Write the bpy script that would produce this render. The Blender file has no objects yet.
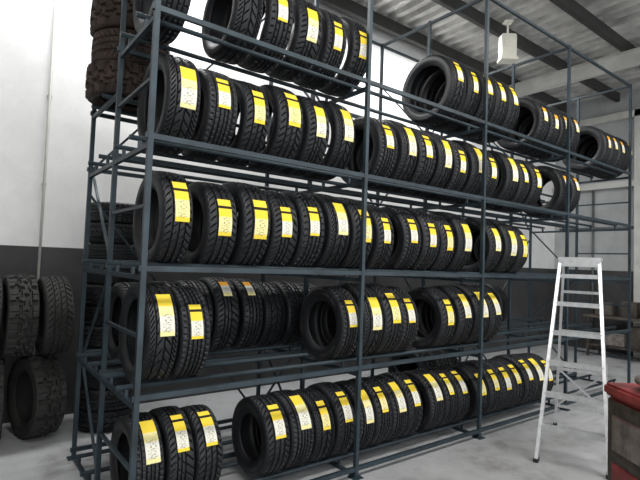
import bpy, bmesh, math, random
from mathutils import Vector, Matrix
random.seed(7)
sc=bpy.context.scene
sc.view_settings.view_transform='Standard'
sc.view_settings.exposure=0.0

# ---------------------------------------------------------------- helpers
def link(ob):
    sc.collection.objects.link(ob); return ob
def mat_new(name):
    m=bpy.data.materials.new(name); m.use_nodes=True
    nt=m.node_tree; b=nt.nodes.get('Principled BSDF'); return m,nt,b
def simple(name,col,rough=.6,metal=0,noise=0.0,nscale=8,bump=0,bscale=60):
    m,nt,b=mat_new(name)
    b.inputs['Roughness'].default_value=rough; b.inputs['Metallic'].default_value=metal
    b.inputs['Base Color'].default_value=(*col,1)
    tc=nt.nodes.new('ShaderNodeTexCoord')
    if noise>0:
        n=nt.nodes.new('ShaderNodeTexNoise'); n.inputs['Scale'].default_value=nscale; n.inputs['Detail'].default_value=6
        nt.links.new(tc.outputs['Object'],n.inputs['Vector'])
        r=nt.nodes.new('ShaderNodeValToRGB')
        r.color_ramp.elements[0].position=.3; r.color_ramp.elements[1].position=.7
        r.color_ramp.elements[0].color=(*[max(0,c*(1-noise)) for c in col],1)
        r.color_ramp.elements[1].color=(*[min(1,c*(1+noise)) for c in col],1)
        nt.links.new(n.outputs['Fac'],r.inputs['Fac']); nt.links.new(r.outputs['Color'],b.inputs['Base Color'])
    if bump>0:
        n2=nt.nodes.new('ShaderNodeTexNoise'); n2.inputs['Scale'].default_value=bscale
        nt.links.new(tc.outputs['Object'],n2.inputs['Vector'])
        bp=nt.nodes.new('ShaderNodeBump'); bp.inputs['Strength'].default_value=bump; bp.inputs['Distance'].default_value=.01
        nt.links.new(n2.outputs['Fac'],bp.inputs['Height']); nt.links.new(bp.outputs['Normal'],b.inputs['Normal'])
    return m
def bar(bm,p1,p2,w=.04,h=None,mi=0,up=None):
    h=w if h is None else h
    p1=Vector(p1);p2=Vector(p2); d=(p2-p1); d.normalize()
    u=Vector(up) if up else (Vector((0,0,1)) if abs(d.z)<.9 else Vector((0,1,0)))
    s=d.cross(u).normalized(); u=s.cross(d).normalized()
    vs=[]
    for p in (p1,p2):
        for a,b in ((-1,-1),(1,-1),(1,1),(-1,1)):
            vs.append(bm.verts.new(p+s*a*w/2+u*b*h/2))
    for f in ((3,2,1,0),(4,5,6,7),(0,1,5,4),(1,2,6,5),(2,3,7,6),(3,0,4,7)):
        bm.faces.new([vs[i] for i in f]).material_index=mi
def tube(bm,p1,p2,r=.02,n=12,mi=0,r2=None,cap=True):
    r2=r if r2 is None else r2
    p1=Vector(p1);p2=Vector(p2); d=(p2-p1).normalized()
    u=Vector((0,0,1)) if abs(d.z)<.9 else Vector((0,1,0))
    s=d.cross(u).normalized(); u=s.cross(d).normalized()
    A=[];B=[]
    for i in range(n):
        a=2*math.pi*i/n; o=s*math.cos(a)+u*math.sin(a)
        A.append(bm.verts.new(p1+o*r)); B.append(bm.verts.new(p2+o*r2))
    for i in range(n):
        j=(i+1)%n; f=bm.faces.new((A[i],A[j],B[j],B[i])); f.smooth=True; f.material_index=mi
    if cap:
        bm.faces.new(A[::-1]).material_index=mi; bm.faces.new(B).material_index=mi
def box(bm,c,s,mi=0,bev=0):
    c=Vector(c); r=bmesh.ops.create_cube(bm,size=1)
    for v in r['verts']: v.co=Vector((v.co.x*s[0],v.co.y*s[1],v.co.z*s[2]))+c
    fs={f for v in r['verts'] for f in v.link_faces}
    for f in fs: f.material_index=mi
    if bev>0:
        es={e for v in r['verts'] for e in v.link_edges}
        bmesh.ops.bevel(bm,geom=list(es),offset=bev,segments=2,affect='EDGES')
def lathe(bm,prof,c=(0,0,0),n=32,mi=0):
    c=Vector(c);R=[]
    for r,z in prof:
        R.append([bm.verts.new(c+Vector((r*math.cos(2*math.pi*i/n),r*math.sin(2*math.pi*i/n),z))) for i in range(n)])
    for a,b in zip(R,R[1:]):
        for i in range(n):
            j=(i+1)%n; f=bm.faces.new((a[i],a[j],b[j],b[i])); f.smooth=True; f.material_index=mi
    bm.faces.new(R[0][::-1]).material_index=mi; bm.faces.new(R[-1]).material_index=mi
def finish(bm,name,mats,loc=(0,0,0),rot=(0,0,0),norm=True):
    if norm: bmesh.ops.recalc_face_normals(bm,faces=bm.faces[:])
    me=bpy.data.meshes.new(name); bm.to_mesh(me); bm.free()
    for m in mats: me.materials.append(m)
    ob=bpy.data.objects.new(name,me); ob.location=loc; ob.rotation_euler=rot
    return link(ob)

# ---------------------------------------------------------------- camera
CAMH=1.83
psi=math.radians(37.4); p=math.atan(.048); f_px=481
fwd=Vector((math.sin(psi)*math.cos(p),math.cos(psi)*math.cos(p),math.sin(p)))
right=Vector((math.cos(psi),-math.sin(psi),0)); up=right.cross(fwd)
roll=math.atan(.0363)
r2=right*math.cos(roll)+up*math.sin(roll); u2=up*math.cos(roll)-right*math.sin(roll)
M=Matrix(((r2.x,u2.x,-fwd.x,0),(r2.y,u2.y,-fwd.y,0),(r2.z,u2.z,-fwd.z,CAMH),(0,0,0,1)))
cam=bpy.data.cameras.new('camera'); cam.lens=f_px/640*36; cam.sensor_width=36
co=link(bpy.data.objects.new('camera',cam)); co.matrix_world=M; sc.camera=co

# ---------------------------------------------------------------- materials
def rubber(name,col,rough,dust=None,spec=.4):
    m,nt,b=mat_new(name)
    tc=nt.nodes.new('ShaderNodeTexCoord'); n=nt.nodes.new('ShaderNodeTexNoise')
    n.inputs['Scale'].default_value=7; n.inputs['Detail'].default_value=5
    oi=nt.nodes.new('ShaderNodeObjectInfo'); mm=nt.nodes.new('ShaderNodeVectorMath'); mm.operation='ADD'
    nt.links.new(tc.outputs['Object'],mm.inputs[0]); nt.links.new(oi.outputs['Random'],mm.inputs[1])
    nt.links.new(mm.outputs[0],n.inputs['Vector'])
    r=nt.nodes.new('ShaderNodeValToRGB')
    r.color_ramp.elements[0].position=.35; r.color_ramp.elements[1].position=.75
    r.color_ramp.elements[0].color=(*col,1); r.color_ramp.elements[1].color=(*(dust or [c*1.8 for c in col]),1)
    nt.links.new(n.outputs['Fac'],r.inputs['Fac']); nt.links.new(r.outputs['Color'],b.inputs['Base Color'])
    b.inputs['Roughness'].default_value=rough
    b.inputs['Specular IOR Level'].default_value=spec
    return m
M_rub=rubber('tyre_rubber',(.0065,.007,.0085),.5,spec=.42)
M_let=rubber('tyre_lettering_rubber',(.03,.03,.032),.5)
M_rub_old=rubber('worn_tyre_rubber',(.014,.014,.013),.75)
M_rub_br=rubber('dusty_tyre_rubber',(.022,.014,.011),.8,(.06,.042,.032))

def label_mat(name,stops):
    m,nt,b=mat_new(name)
    uv=nt.nodes.new('ShaderNodeUVMap'); sx=nt.nodes.new('ShaderNodeSeparateXYZ'); nt.links.new(uv.outputs[0],sx.inputs[0])
    r=nt.nodes.new('ShaderNodeValToRGB'); r.color_ramp.interpolation='CONSTANT'
    e=r.color_ramp.elements; e[0].position=0; e[0].color=(*stops[0][1],1); e[1].position=stops[1][0]; e[1].color=(*stops[1][1],1)
    for pos,c in stops[2:]:
        k=e.new(pos); k.color=(*c,1)
    nt.links.new(sx.outputs['Y'],r.inputs['Fac'])
    mp=nt.nodes.new('ShaderNodeMapping'); mp.inputs['Scale'].default_value=(6,44,1); nt.links.new(uv.outputs[0],mp.inputs[0])
    n=nt.nodes.new('ShaderNodeTexNoise'); n.inputs['Scale'].default_value=1.0; n.inputs['Detail'].default_value=0; nt.links.new(mp.outputs[0],n.inputs['Vector'])
    g=nt.nodes.new('ShaderNodeMath'); g.operation='GREATER_THAN'; g.inputs[1].default_value=.58; nt.links.new(n.outputs['Fac'],g.inputs[0])
    def cmp(sock,op,v):
        q=nt.nodes.new('ShaderNodeMath'); q.operation=op; q.inputs[1].default_value=v; nt.links.new(sx.outputs[sock],q.inputs[0]); return q.outputs[0]
    def mul(a,b_):
        q=nt.nodes.new('ShaderNodeMath'); q.operation='MULTIPLY'; nt.links.new(a,q.inputs[0])
        if isinstance(b_,float): q.inputs[1].default_value=b_
        else: nt.links.new(b_,q.inputs[1])
        return q.outputs[0]
    k=mul(mul(g.outputs[0],mul(cmp('X','GREATER_THAN',.16),cmp('X','LESS_THAN',.84))),mul(mul(cmp('Y','LESS_THAN',.50),cmp('Y','GREATER_THAN',.08)),.65))
    mx=nt.nodes.new('ShaderNodeMix'); mx.data_type='RGBA'; mx.inputs[7].default_value=(.10,.09,.06,1)
    nt.links.new(k,mx.inputs[0]); nt.links.new(r.outputs['Color'],mx.inputs[6]); nt.links.new(mx.outputs[2],b.inputs['Base Color'])
    b.inputs['Roughness'].default_value=.9; b.inputs['Specular IOR Level'].default_value=.05
    return m
Y=(.80,.60,.06); Wt=(.74,.72,.62); O=(.75,.36,.05); PY=(.80,.72,.34); K=(.03,.025,.02)
L_mats=[label_mat('label_yellow_white',[(0,Y),(.08,Wt),(.50,Y),(.76,K),(.84,Y)]),
        label_mat('label_pale',[(0,PY),(.10,Wt),(.44,PY),(.66,Y)]),
        label_mat('label_yellow',[(0,Y),(.10,PY),(.50,Y),(.72,K),(.80,Y)]),
        label_mat('label_white_orange',[(0,PY),(.2,Wt),(.66,O)])]

# ---------------------------------------------------------------- tyre meshes
def tyre_mesh(name,R,W,rim,pat,label=None,lw=.085,ll=.25,lx=.02,mat=None,NS=240):
    bm=bmesh.new(); uvl=bm.loops.layers.uv.new('UVMap')
    tw=W*(.40 if pat!=4 else .43)
    side=[(-W*.36,rim),(-W*.40,rim+.004),(-W*.415,rim+.016),(-W*.445,rim+.022),(-W*.475,rim+.036),(-W*.497,rim+.05),(-W*.5,rim+.056),
          (-W*.502,R-.056),(-W*.492,R-.044),(-W*.496,R-.040),(-W*.475,R-.026),(-W*.465,R-.024),(-W*.44,R-.011)]
    nT=35; tread=[]
    for i in range(nT):
        u=-1+2*i/(nT-1); tread.append((u*tw,R-.006*abs(u)**2.5,u))
    prof=[(x,r,None) for x,r in side]+tread+[(-x,r,None) for x,r in side[::-1]]
    inner=[(W*.30,rim+.004),(W*.34,rim+.03),(W*.44,(rim+R)/2),(W*.40,R-.034),(W*.2,R-.032),(-W*.2,R-.032),(-W*.40,R-.034),(-W*.44,(rim+R)/2),(-W*.34,rim+.03),(-W*.30,rim+.004)]
    prof+= [(x,r,'i') for x,r in inner]
    def depth(u,k):
        d=0.014
        if pat==0:
            for g in (-.58,-.2,.2,.58):
                if abs(u-g)<.07: return d
            if abs(u)>.62 and (k+int(3*abs(u)))%6==0: return d*.8
            if .24<abs(u)<.55 and (k+int(6*u))%6==0: return d*.7
        elif pat==1:
            for g in (-.5,0,.5):
                if abs(u-g)<.08: return d
            if abs(u)>.55 and (k+int(10*abs(u)))%6==0: return d*.9
            if abs(u)<.46 and (k-int(8*u))%6==0: return d*.6
        elif pat==2:
            if abs(u)<.06 or abs(abs(u)-.62)<.055: return d
            if (k+int(14*abs(u)))%8 in (0,): return d
            if abs(u)>.66 and (k+int(14*abs(u)))%8==4: return d*.8
        elif pat==3:
            for g in (-.66,-.34,0,.34,.66):
                if abs(u-g)<.06: return d
            if abs(u)>.7 and k%5==0: return d*.7
            if (k+int(5*u))%5==0: return d*.35
        elif pat==4:
            d=.026
            zz=.13*(1 if (k//8)%2 else -1)
            if abs(u-zz-.38)<.11 or abs(u-zz+.38)<.11: return d
            if abs(u)>.55 and k%16 in (0,1,2,3,4): return d
            if abs(u)<.6 and (k+(8 if u>0 else 0)+int(5*u))%16 in (0,1,2,3): return d
            if k%16==10: return d*.3
        elif pat==5:   # asymmetric
            for g in (-.45,-.08,.28):
                if abs(u-g)<.065: return d
            if u>.36 and (k+int(9*u))%7==0: return d*.9
            if u<-.5 and (k-int(6*u))%5==0: return d*.8
            if -.4<u<.22 and (k+int(12*u))%9==0: return d*.6
        return 0
    rings=[]
    for k in range(NS):
        a=2*math.pi*k/NS; ring=[]
        for x,r,u in prof:
            rr=r-(depth(u,k) if isinstance(u,float) else 0)
            if pat==4 and u is None and r>R-.05 and k%16>4: rr+=.007
            ring.append(bm.verts.new((x,-rr*math.cos(a),rr*math.sin(a))))
        rings.append(ring)
    n=len(prof)
    for k in range(NS):
        a=rings[k]; b=rings[(k+1)%NS]
        for i in range(n):
            j=(i+1)%n
            f=bm.faces.new((a[i],a[j],b[j],b[i]))
            f.smooth=not(isinstance(prof[i][2],float) and isinstance(prof[j][2],float))
    bmesh.ops.recalc_face_normals(bm,faces=bm.faces[:])
    for s in (-1,1):
        rr=(rim+R)/2+.006
        for base in (0.3,2.4,4.5):
            for q in range(9):
                a0=base+q*.085
                if q==4: continue
                ws=[.028,.02,.03,.024][q%4]/rr*.8
                vs=[]
                for (aa,ro) in ((a0,rr-.011),(a0+ws,rr-.011),(a0+ws,rr+.011),(a0,rr+.011)):
                    vs.append(bm.verts.new((s*(W*.5025+.0008),-ro*math.cos(aa),ro*math.sin(aa))))
                bm.faces.new(vs).material_index=1
    if label is not None:
        nl=14; a0=-ll/2/R; prev=None
        for i in range(nl+1):
            a=a0+ll/R*i/nl; rr=R+.0025
            row=[bm.verts.new((lx-lw/2+lw*t,-rr*math.cos(a),rr*math.sin(a))) for t in (0,1)]
            if prev:
                f=bm.faces.new((prev[0],prev[1],row[1],row[0])); f.material_index=2; f.smooth=True
                for l,uvc in zip(f.loops,((0,(i-1)/nl),(1,(i-1)/nl),(1,i/nl),(0,i/nl))): l[uvl].uv=uvc
            prev=row
    me=bpy.data.meshes.new(name); bm.to_mesh(me); bm.free()
    me.materials.append(mat or M_rub); me.materials.append(M_let)
    if label is not None: me.materials.append(L_mats[label])
    return me
def mk(specs,name='car_tyre_mesh',W=.22,sw=.125,lws=(.084,.092,.10),lls=(.25,.28,.31),mat=None):
    return [(tyre_mesh(name,R,W,R-sw-.012*(i%2),pt,lb,lw=lws[i%3],ll=lls[i%3],lx=.01*(i%3),mat=mat),R) for i,(pt,lb,R) in enumerate(specs)]
TM=mk([(0,0,.355),(1,2,.343),(2,1,.362),(3,0,.348),(5,1,.352),(1,2,.36),(5,0,.345)])
TS=mk([(0,2,.325),(1,0,.318),(3,1,.322),(2,2,.315),(5,0,.328)])
TL=mk([(2,0,.385),(0,1,.38)])
TO=mk([(0,3,.36),(5,3,.365)],lws=(.078,.078),lls=(.19,.19))
TN=mk([(2,None,.345),(0,None,.35),(3,None,.34)])
TB=mk([(4,None,.40),(1,None,.395)],'tyre_mesh',.26,.15,mat=M_rub_old)
TD=mk([(4,None,.33),(1,None,.325)],'tyre_mesh',.28,.12,mat=M_rub_br)

def put_tyre(ent,x,y,z,sx=1,el=15,yaw=0,name='car_tyre',tilt=0):
    ob=bpy.data.objects.new(name,ent[0]); link(ob)
    ob.location=(x,y,z); ob.scale=(sx,1,1)
    ob.rotation_mode='XYZ'; ob.rotation_euler=(math.radians(-el),math.radians(tilt),math.radians(yaw))
    return ob
LV={1:.05,2:.91,3:1.73,4:2.59,5:3.44}
RR=.018; HO=.19
def rail_z(l): return LV[l]+.045
YC=3.54; YB=4.385
def row(level,xs,el,ents=None,yc=YC,jit=7,k=1.035,o=None):
    last=None
    for i,x in enumerate(xs):
        E=ents or TM; e=E[random.randrange(len(E))]
        while e is last and len(E)>2: e=E[random.randrange(len(E))]
        last=e
        gap=min([abs(x-q) for q in xs if q!=x] or [.24])
        W=min(.25,gap*k-.006)*random.choice((1,1,.95,.9))
        R=e[1]; z=rail_z(level)+math.sqrt((R+RR+.003)**2-HO**2)
        oo=o if o is not None else (.01 if level!=5 else .05)
        put_tyre(e,x*k+oo,yc+max(0,R-.362),z,W/.2215,el+random.uniform(-jit,jit))
row(5,[1.05],60,TN)
row(5,[1.60],60,TN); row(5,[1.87,2.15,2.43,2.71],8)
row(5,[4.27,4.55,4.83,5.10,5.37],18,TL,k=1,o=0)
row(5,[5.92,6.20,6.48,6.77],12,TO,k=1.03,o=0); row(5,[7.72,7.98,8.24,8.52],12,TO)
row(4,[1.17,1.46,1.74,2.03,2.31,2.59],14)
row(4,[3.12,3.39,3.66,3.93,4.21,4.50,4.78],14)
row(4,[5.17,5.46,5.75],12)
row(4,[6.45,6.76],12,TO)
row(3,[1.17,1.50,1.77,2.03,2.29,2.56,2.83,3.12],14)
row(3,[3.48,3.75,4.02,4.29],16)
row(3,[4.87,5.17,5.46],14)
row(2,[1.11,1.34],26)
row(2,[2.74,2.99,3.24,3.48],22)
row(2,[4.06,4.34,4.62,4.90],22)
row(1,[1.08,1.29,1.50],42,TS)
row(1,[2.06,2.29,2.52,2.74],36,TS)
row(1,[2.98,3.19,3.40,3.61],36,TS)
row(1,[3.94,4.16,4.38],36,TS)
row(1,[4.72,4.96,5.20,5.44,5.68,5.92,6.16],34,TS)
row(2,[1.22,1.47,1.73,2.49,2.75,3.01],100,TN,yc=YB,jit=40)
row(2,[1.98,2.24],48,TO,yc=YB,jit=5)
row(2,[5.6,5.85,6.1,6.4],100,TN,yc=YB,jit=40)
row(1,[4.8,5.05,5.3],100,TN,yc=YB,jit=40)

# ---------------------------------------------------------------- rack
M_rack=simple('rack_painted_steel',(.020,.034,.043),.5,.2,.4,5)
bm=bmesh.new()
PX=[.98,2.87,4.66,6.60,8.70]; PY_=[3.13,3.96,4.81]; TOP=4.95; BZ5=3.14
for x in PX:
    for y in PY_:
        bar(bm,(x,y,0.006),(x,y,TOP),.035)
        bar(bm,(x,y,0),(x,y,.008),.10)
    for l in LV:
        z=LV[l]-.035
        bar(bm,(x,PY_[0],z),(x,PY_[1 if l==5 else 2],z),.028,.032)
        for y in (YC-HO,YC+HO)+(() if l==5 else (YB-HO,YB+HO)):
            bar(bm,(x,y,z),(x,y,rail_z(l)),.022)
    bar(bm,(x,PY_[1],BZ5-.035),(x,PY_[2],BZ5-.035),.028,.032)
    bar(bm,(x,PY_[0],TOP-.03),(x,PY_[2],TOP-.03),.03)
for l in LV:
    z=rail_z(l)-.02
    for i,y in enumerate(PY_):
        zz=z if (l<5 or i==0) else (z if i==1 else BZ5)
        bar(bm,(PX[0]-.03,y,zz),(PX[-1]+.03,y,zz),.028,.036)
    for y in (YC-HO,YC+HO): tube(bm,(PX[0]-.07,y,rail_z(l)),(PX[-1]+.05,y,rail_z(l)),RR,10)
    for y in (YB-HO,YB+HO): tube(bm,(PX[0]-.07,y,rail_z(l) if l<5 else BZ5),(PX[-1]+.05,y,rail_z(l) if l<5 else BZ5),RR,10)
for y in (PY_[0],PY_[2]):
    bar(bm,(PX[0],y,TOP-.03),(PX[-1],y,TOP-.03),.03)
for x in (PX[0],PX[-1]):
    for z in (.48,1.32,2.16,3.0,3.9):
        bar(bm,(x,PY_[0],z),(x,PY_[1],z),.022)
    for a,b in ((.05,.9),(1.73,2.59)):
        bar(bm,(x+.02,PY_[1],a),(x+.02,PY_[2],b),.02)
    for a,b in ((.9,1.73),):
        bar(bm,(x+.02,PY_[2],a),(x+.02,PY_[1],b),.02)
for x in PX[1:-1]:
    for a,b in ((.1,.9),(1.8,2.5),(3.5,4.3)):
        bar(bm,(x,3.98,a),(x,4.77,b),.018)
for i in range(4):
    a,b=(PX[i],PX[i+1]) if i%2 else (PX[i+1],PX[i])
    bar(bm,(a,4.84,.1),(b,4.84,2.4),.02); bar(bm,(b,4.84,2.6),(a,4.84,4.8),.02)
finish(bm,'tyre_storage_rack',[M_rack])

# dusty old tyres lying flat, piled on the rear top rails
z=BZ5+RR
for k in range(3):
    e=TD[k%2]; hw=.28*.503
    ob=put_tyre(e,1.16+(-.012,.014,-.006)[k],YB,z+hw); ob.name='weathered_tyre'; ob.rotation_euler=(k*1.3,math.radians(90),0); z+=2*hw+.001

# ---------------------------------------------------------------- used tyres on the floor at left
for (x,yw,e) in ((.0,0,0),(.34,-3,0),(.76,14,0)):
    put_tyre(TB[e],x,5.60,TB[e][1]+.003,1.08,0,yw,'off_road_tyre')
for (x,e,ti) in ((-.03,0,0),(.26,1,2),(.555,0,0),(.86,1,-2)):
    put_tyre(TB[e],x,5.57,.808+TB[e][1],.98,20,2,'off_road_tyre',ti)
z=0
for k in range(11):
    e=TN[k%3]
    ob=put_tyre(e,1.46+.012*((k*7)%3-1),5.6,z+.111,.98,0,0,'car_tyre'); ob.scale=(.98,.93,.93); ob.rotation_euler=(k,math.radians(90),0); z+=.2175

# ---------------------------------------------------------------- room
def wall_mat(name,a0,a1):
    m,nt,b=mat_new(name)
    g=nt.nodes.new('ShaderNodeNewGeometry'); s=nt.nodes.new('ShaderNodeSeparateXYZ'); nt.links.new(g.outputs['Position'],s.inputs[0])
    gt=nt.nodes.new('ShaderNodeMath'); gt.operation='GREATER_THAN'; gt.inputs[1].default_value=1.90; nt.links.new(s.outputs['Z'],gt.inputs[0])
    n=nt.nodes.new('ShaderNodeTexNoise'); n.inputs['Scale'].default_value=1.3; n.inputs['Detail'].default_value=9; n.inputs['Roughness'].default_value=.7; nt.links.new(g.outputs['Position'],n.inputs['Vector'])
    def ramp(a,b_):
        r=nt.nodes.new('ShaderNodeValToRGB'); r.color_ramp.elements[0].position=.3; r.color_ramp.elements[1].position=.7
        r.color_ramp.elements[0].color=(*a,1); r.color_ramp.elements[1].color=(*b_,1); nt.links.new(n.outputs['Fac'],r.inputs['Fac']); return r
    lo=ramp((.020,.020,.022),(.055,.054,.055)); hi=ramp(a0,a1)
    mx=nt.nodes.new('ShaderNodeMix'); mx.data_type='RGBA'; nt.links.new(gt.outputs[0],mx.inputs[0])
    nt.links.new(lo.outputs[0],mx.inputs[6]); nt.links.new(hi.outputs[0],mx.inputs[7]); nt.links.new(mx.outputs[2],b.inputs['Base Color'])
    b.inputs['Roughness'].default_value=.75
    return m
M_wall=wall_mat('painted_wall',(.60,.60,.59),(.76,.76,.75))
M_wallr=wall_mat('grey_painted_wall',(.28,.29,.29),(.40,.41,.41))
WY=6.15; CX=12.3; CH=6.1; FY=-4.0
def slab(name,lo,hi,m):
    c=[(a+b)/2 for a,b in zip(lo,hi)]; s=[b-a for a,b in zip(lo,hi)]
    bm=bmesh.new(); box(bm,(0,0,0),s); return finish(bm,name,[m],c)
slab('wall_back',(-4.2,WY,0),(CX+.2,WY+.2,CH),M_wall)
slab('wall_left',(-4.2,FY,0),(-4.0,WY,CH),M_wall)
slab('wall_right',(CX,FY,0),(CX+.2,WY,CH),M_wallr)
M_raf=simple('rafter_paint',(.46,.46,.43),.6,0,.12,4)
bm=bmesh.new()
for y in (1.0,4.2): bar(bm,(CX-.09,y,0),(CX-.09,y,CH-.5),.16)
bar(bm,(CX-.09,FY+.1,3.9),(CX-.09,WY-.02,3.9),.14)
bar(bm,(CX-.09,FY+.1,CH-.6),(CX-.09,WY-.02,CH-.6),.16)
finish(bm,'trim_1',[M_raf])
M_pipe=simple('pipe_paint',(.10,.11,.11),.5,.2,.2,6)
bm=bmesh.new(); xw=CX-.045
tube(bm,(xw,3.1,0),(xw,3.1,3.8),.03); tube(bm,(xw,3.3,1.2),(xw,3.3,3.8),.02); tube(bm,(xw,5.2,0),(xw,5.2,3.8),.025)
tube(bm,(xw,2.0,2.9),(xw,4.1,2.9),.028); tube(bm,(xw,4.3,2.9),(xw,6.0,2.9),.028)
finish(bm,'service_pipes',[M_pipe])
def floor_mat():
    m,nt,b=mat_new('concrete_floor')
    tc=nt.nodes.new('ShaderNodeNewGeometry'); n=nt.nodes.new('ShaderNodeTexNoise'); n.inputs['Scale'].default_value=1.3; n.inputs['Detail'].default_value=10; n.inputs['Roughness'].default_value=.7
    nt.links.new(tc.outputs['Position'],n.inputs['Vector'])
    r=nt.nodes.new('ShaderNodeValToRGB'); e=r.color_ramp.elements; e[0].position=.30; e[1].position=.68
    e[0].color=(.20,.195,.19,1); e[1].color=(.44,.445,.45,1); k=e.new(.46); k.color=(.35,.355,.36,1)
    nt.links.new(n.outputs['Fac'],r.inputs['Fac'])
    n3=nt.nodes.new('ShaderNodeTexNoise'); n3.inputs['Scale'].default_value=3.1; n3.inputs['Detail'].default_value=5; nt.links.new(tc.outputs['Position'],n3.inputs['Vector'])
    r3=nt.nodes.new('ShaderNodeValToRGB'); r3.color_ramp.elements[0].position=.55; r3.color_ramp.elements[1].position=.76
    r3.color_ramp.elements[0].color=(0,0,0,1); r3.color_ramp.elements[1].color=(.6,.6,.6,1); nt.links.new(n3.outputs['Fac'],r3.inputs['Fac'])
    mx=nt.nodes.new('ShaderNodeMix'); mx.data_type='RGBA'; mx.inputs[7].default_value=(.13,.125,.12,1)
    nt.links.new(r3.outputs[0],mx.inputs[0]); nt.links.new(r.outputs[0],mx.inputs[6]); nt.links.new(mx.outputs[2],b.inputs['Base Color'])
    r2_=nt.nodes.new('ShaderNodeMapRange'); r2_.inputs[3].default_value=.35; r2_.inputs[4].default_value=.65; nt.links.new(n.outputs['Fac'],r2_.inputs[0]); nt.links.new(r2_.outputs[0],b.inputs['Roughness'])
    n2=nt.nodes.new('ShaderNodeTexNoise'); n2.inputs['Scale'].default_value=40; nt.links.new(tc.outputs['Position'],n2.inputs['Vector'])
    bp=nt.nodes.new('ShaderNodeBump'); bp.inputs['Strength'].default_value=.15; bp.inputs['Distance'].default_value=.01
    nt.links.new(n2.outputs['Fac'],bp.inputs['Height']); nt.links.new(bp.outputs[0],b.inputs['Normal'])
    return m
slab('floor',(-4.2,FY,-.2),(CX+.2,WY+.2,0),floor_mat())
M_roof=simple('foil_backed_roof_sheet',(.50,.49,.47),.5,.15,.4,2.2)  # uneven tone paints patches of glare into the foil insulation
bm=bmesh.new(); x=-4.2; pts=[]; pitch=.25
while x<CX+.2:
    pts+=[(x,0),(x+.09,0),(x+.12,.07),(x+.22,.07)]; x+=pitch
prev=None
for px_,pz in pts:
    cur=[bm.verts.new((px_,yy,CH+pz)) for yy in (FY,WY+.2)]
    if prev: bm.faces.new((prev[0],prev[1],cur[1],cur[0]))
    prev=cur
finish(bm,'ceiling',[M_roof])
M_pur=simple('purlin_steel',(.04,.04,.038),.6,.3,.2,4)
y=-3.4
while y<6.1:
    bm=bmesh.new()
    bar(bm,(-4,y,CH-.11),(CX,y,CH-.11),.008,.2); bar(bm,(-4,y+.04,CH-.206),(CX,y+.04,CH-.206),.08,.008); bar(bm,(-4,y+.04,CH-.014),(CX,y+.04,CH-.014),.08,.008)
    finish(bm,'roof_purlin',[M_pur]); y+=1.15
for x in (-2,3.4,9.6):
    bm=bmesh.new(); z=CH-.35
    bar(bm,(x,FY+.1,z-.13),(x,WY,z-.13),.16,.014); bar(bm,(x,FY+.1,z+.13),(x,WY,z+.13),.16,.014); bar(bm,(x,FY+.1,z),(x,WY,z),.012,.25)
    finish(bm,'roof_rafter',[M_raf])
M_wp=simple('cream_enamel',(.74,.72,.62),.4,0,.05,8)
bm=bmesh.new(); box(bm,(0,0,0),(.24,.18,.40),0,.015); box(bm,(0,-.02,-.22),(.28,.22,.04),0,.008); box(bm,(0,-.095,.06),(.16,.012,.18),0,.004); tube(bm,(0,0,.20),(0,0,.42),.015); box(bm,(0,0,.42),(.14,.14,.02),0,.003)
finish(bm,'hanging_floodlight',[M_wp],(6.98,4.3,CH-.66),(0,0,math.radians(-37)))
bm=bmesh.new(); tube(bm,(0,0,0),(0,0,6.0),.014)
for z in (.4,1.5,2.6,3.6,4.8): box(bm,(0,.01,z),(.05,.02,.02))
finish(bm,'electrical_conduit',[M_raf],(.78,WY-.025,.001))

# ---------------------------------------------------------------- step ladder
M_al=simple('aluminium',(.62,.63,.64),.35,.6,.12,20)
M_rf=simple('rubber_foot',(.02,.02,.02),.8)
bm=bmesh.new()
H=1.97; LN=.76
def fr(t,s):
    hw=.30+(.185-.30)*t; return Vector((s*hw,t*LN,.02+t*(H-.02)))
def bk(t,s):
    hw=.28+(.17-.28)*t; return Vector((s*hw,1.32+t*(LN+.16-1.32),.02+t*(H-.08)))
for s in (-1,1):
    bar(bm,fr(0,s),fr(1,s),.03,.08,up=(0,1,.2)); bar(bm,bk(0,s),bk(1,s),.025,.045,up=(0,1,0))
    box(bm,fr(0,s)+Vector((0,0,-.004)),(.045,.10,.03),1); box(bm,bk(0,s)+Vector((0,0,-.004)),(.04,.06,.03),1)
    bar(bm,fr(.42,s)+Vector((s*.02,0,0)),bk(.42,s)+Vector((s*.02,0,0)),.006,.025)
for i in range(1,7):
    t=i*.152
    a=fr(t,-1);b=fr(t,1); bar(bm,a,b,.085,.022)
    bar(bm,a+Vector((0,-.04,-.014)),b+Vector((0,-.04,-.014)),.006,.036)
for t in (.12,.36,.6,.84): bar(bm,bk(t,-1),bk(t,1),.02,.03)
bar(bm,bk(.12,-1),bk(.36,1),.006,.02); bar(bm,bk(.36,-1),bk(.12,1),.006,.02)
box(bm,(0,LN+.08,H+.005),(.42,.28,.035),0,.008); box(bm,(0,LN-.05,H-.04),(.40,.02,.08),0,.004)
fl=Vector((4.59,2.45,0)); fr_=Vector((4.80,1.88,0)); mid=(fl+fr_)/2; d=(fr_-fl)
finish(bm,'step_ladder',[M_al,M_rf],mid,(0,0,math.atan2(d.y,d.x)))

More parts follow.
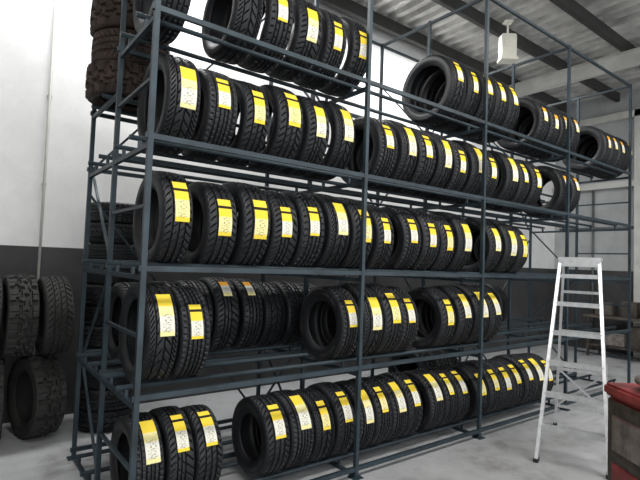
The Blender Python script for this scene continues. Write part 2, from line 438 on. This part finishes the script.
# ---------------------------------------------------------------- tyre changer machine
M_red=simple('red_paint',(.20,.03,.03),.5,0,.5,7)
M_gun=simple('dark_machine_steel',(.07,.06,.052),.5,.4,.5,9)
M_stl=simple('worn_steel',(.25,.22,.20),.5,.6,.4,12)
bm=bmesh.new()
box(bm,(0,0,.45),(.56,.68,.86),1,.02); box(bm,(0,0,.015),(.62,.76,.03),1)
box(bm,(0,0,.93),(.60,.72,.09),0,.02); box(bm,(-.285,0,.62),(.02,.5,.26),2,.004); box(bm,(0,-.345,.62),(.4,.02,.26),2,.004)
box(bm,(-.285,0,.28),(.02,.5,.22),0,.004); box(bm,(0,-.345,.28),(.4,.02,.22),0,.004)
lathe(bm,[(.10,.97),(.10,1.03),(.25,1.04),(.25,1.07),(.05,1.08)],(0,-.02,0),40,2)
for a in range(4):
    an=a*math.pi/2+.4; cx,cy=math.cos(an),math.sin(an)
    box(bm,(cx*.18,-.02+cy*.18,1.10),(.09,.07,.06),2,.006)
for i in range(3): box(bm,(-.18+.17*i,-.43,.07),(.10,.20,.03),2,.006); bar(bm,(-.18+.17*i,-.37,.07),(-.18+.17*i,-.30,.12),.03,.03,2)
finish(bm,'tyre_changer',[M_red,M_gun,M_stl],(4.17,1.21,0),(0,0,math.radians(-37)))

# low workbench with parts against the right wall
M_wood=simple('bench_top',(.07,.06,.05),.6,0,.4,5)
bm=bmesh.new()
box(bm,(0,0,.88),(.7,3.2,.05),0,.005)
for x in (-.3,.3):
    for y in (-1.5,0,1.5): bar(bm,(x,y,0),(x,y,.86),.05,.05,1)
box(bm,(0,0,.25),(.62,3.05,.03),1)
for k,(yy,hh,ww) in enumerate(((-1.2,.3,.4),(-.7,.22,.3),(-.3,.4,.3),(.25,.2,.4),(.75,.33,.3),(1.25,.28,.35))): box(bm,(0,yy,.906+hh/2),(.35,ww,hh),(1,2,1,2,1,0)[k],.02)
for k,(yy,hh) in enumerate(((-1.1,.4),(-.5,.35),(.5,.45),(1.0,.3))): box(bm,(0,yy,.266+hh/2),(.45,.42,hh),(1,0,1,2)[k],.015)
finish(bm,'workbench',[M_wood,M_gun,M_stl],(CX-.65,3.4,0))

# ---------------------------------------------------------------- light
w=bpy.data.worlds.new('world'); sc.world=w; w.use_nodes=True
bg=w.node_tree.nodes['Background']; bg.inputs[0].default_value=(.96,.98,1,1); bg.inputs[1].default_value=2.3
def area(name,loc,rot,sx,sy,pw,col=(1,1,1)):
    l=bpy.data.lights.new(name,'AREA'); l.shape='RECTANGLE'; l.size=sx; l.size_y=sy; l.energy=pw; l.color=col
    o=link(bpy.data.objects.new(name,l)); o.location=loc; o.rotation_euler=[math.radians(a) for a in rot]
area('overhead_fill',(1.0,.6,CH-.35),(0,0,0),3,.8,190,(1,.98,.95))  # this and the next: overhead light added without any fixture
area('overhead_fill',(6.5,.8,CH-.35),(0,0,0),3,.6,170,(1,.98,.95))
area('back_wall_fill',(1.8,5.3,CH-.3),(0,0,0),3,.3,150,(1,1,1))  # both strips are added under the solid roof to brighten the back wall
area('back_wall_fill',(6.5,5.3,CH-.3),(0,0,0),3,.3,140,(1,1,1))
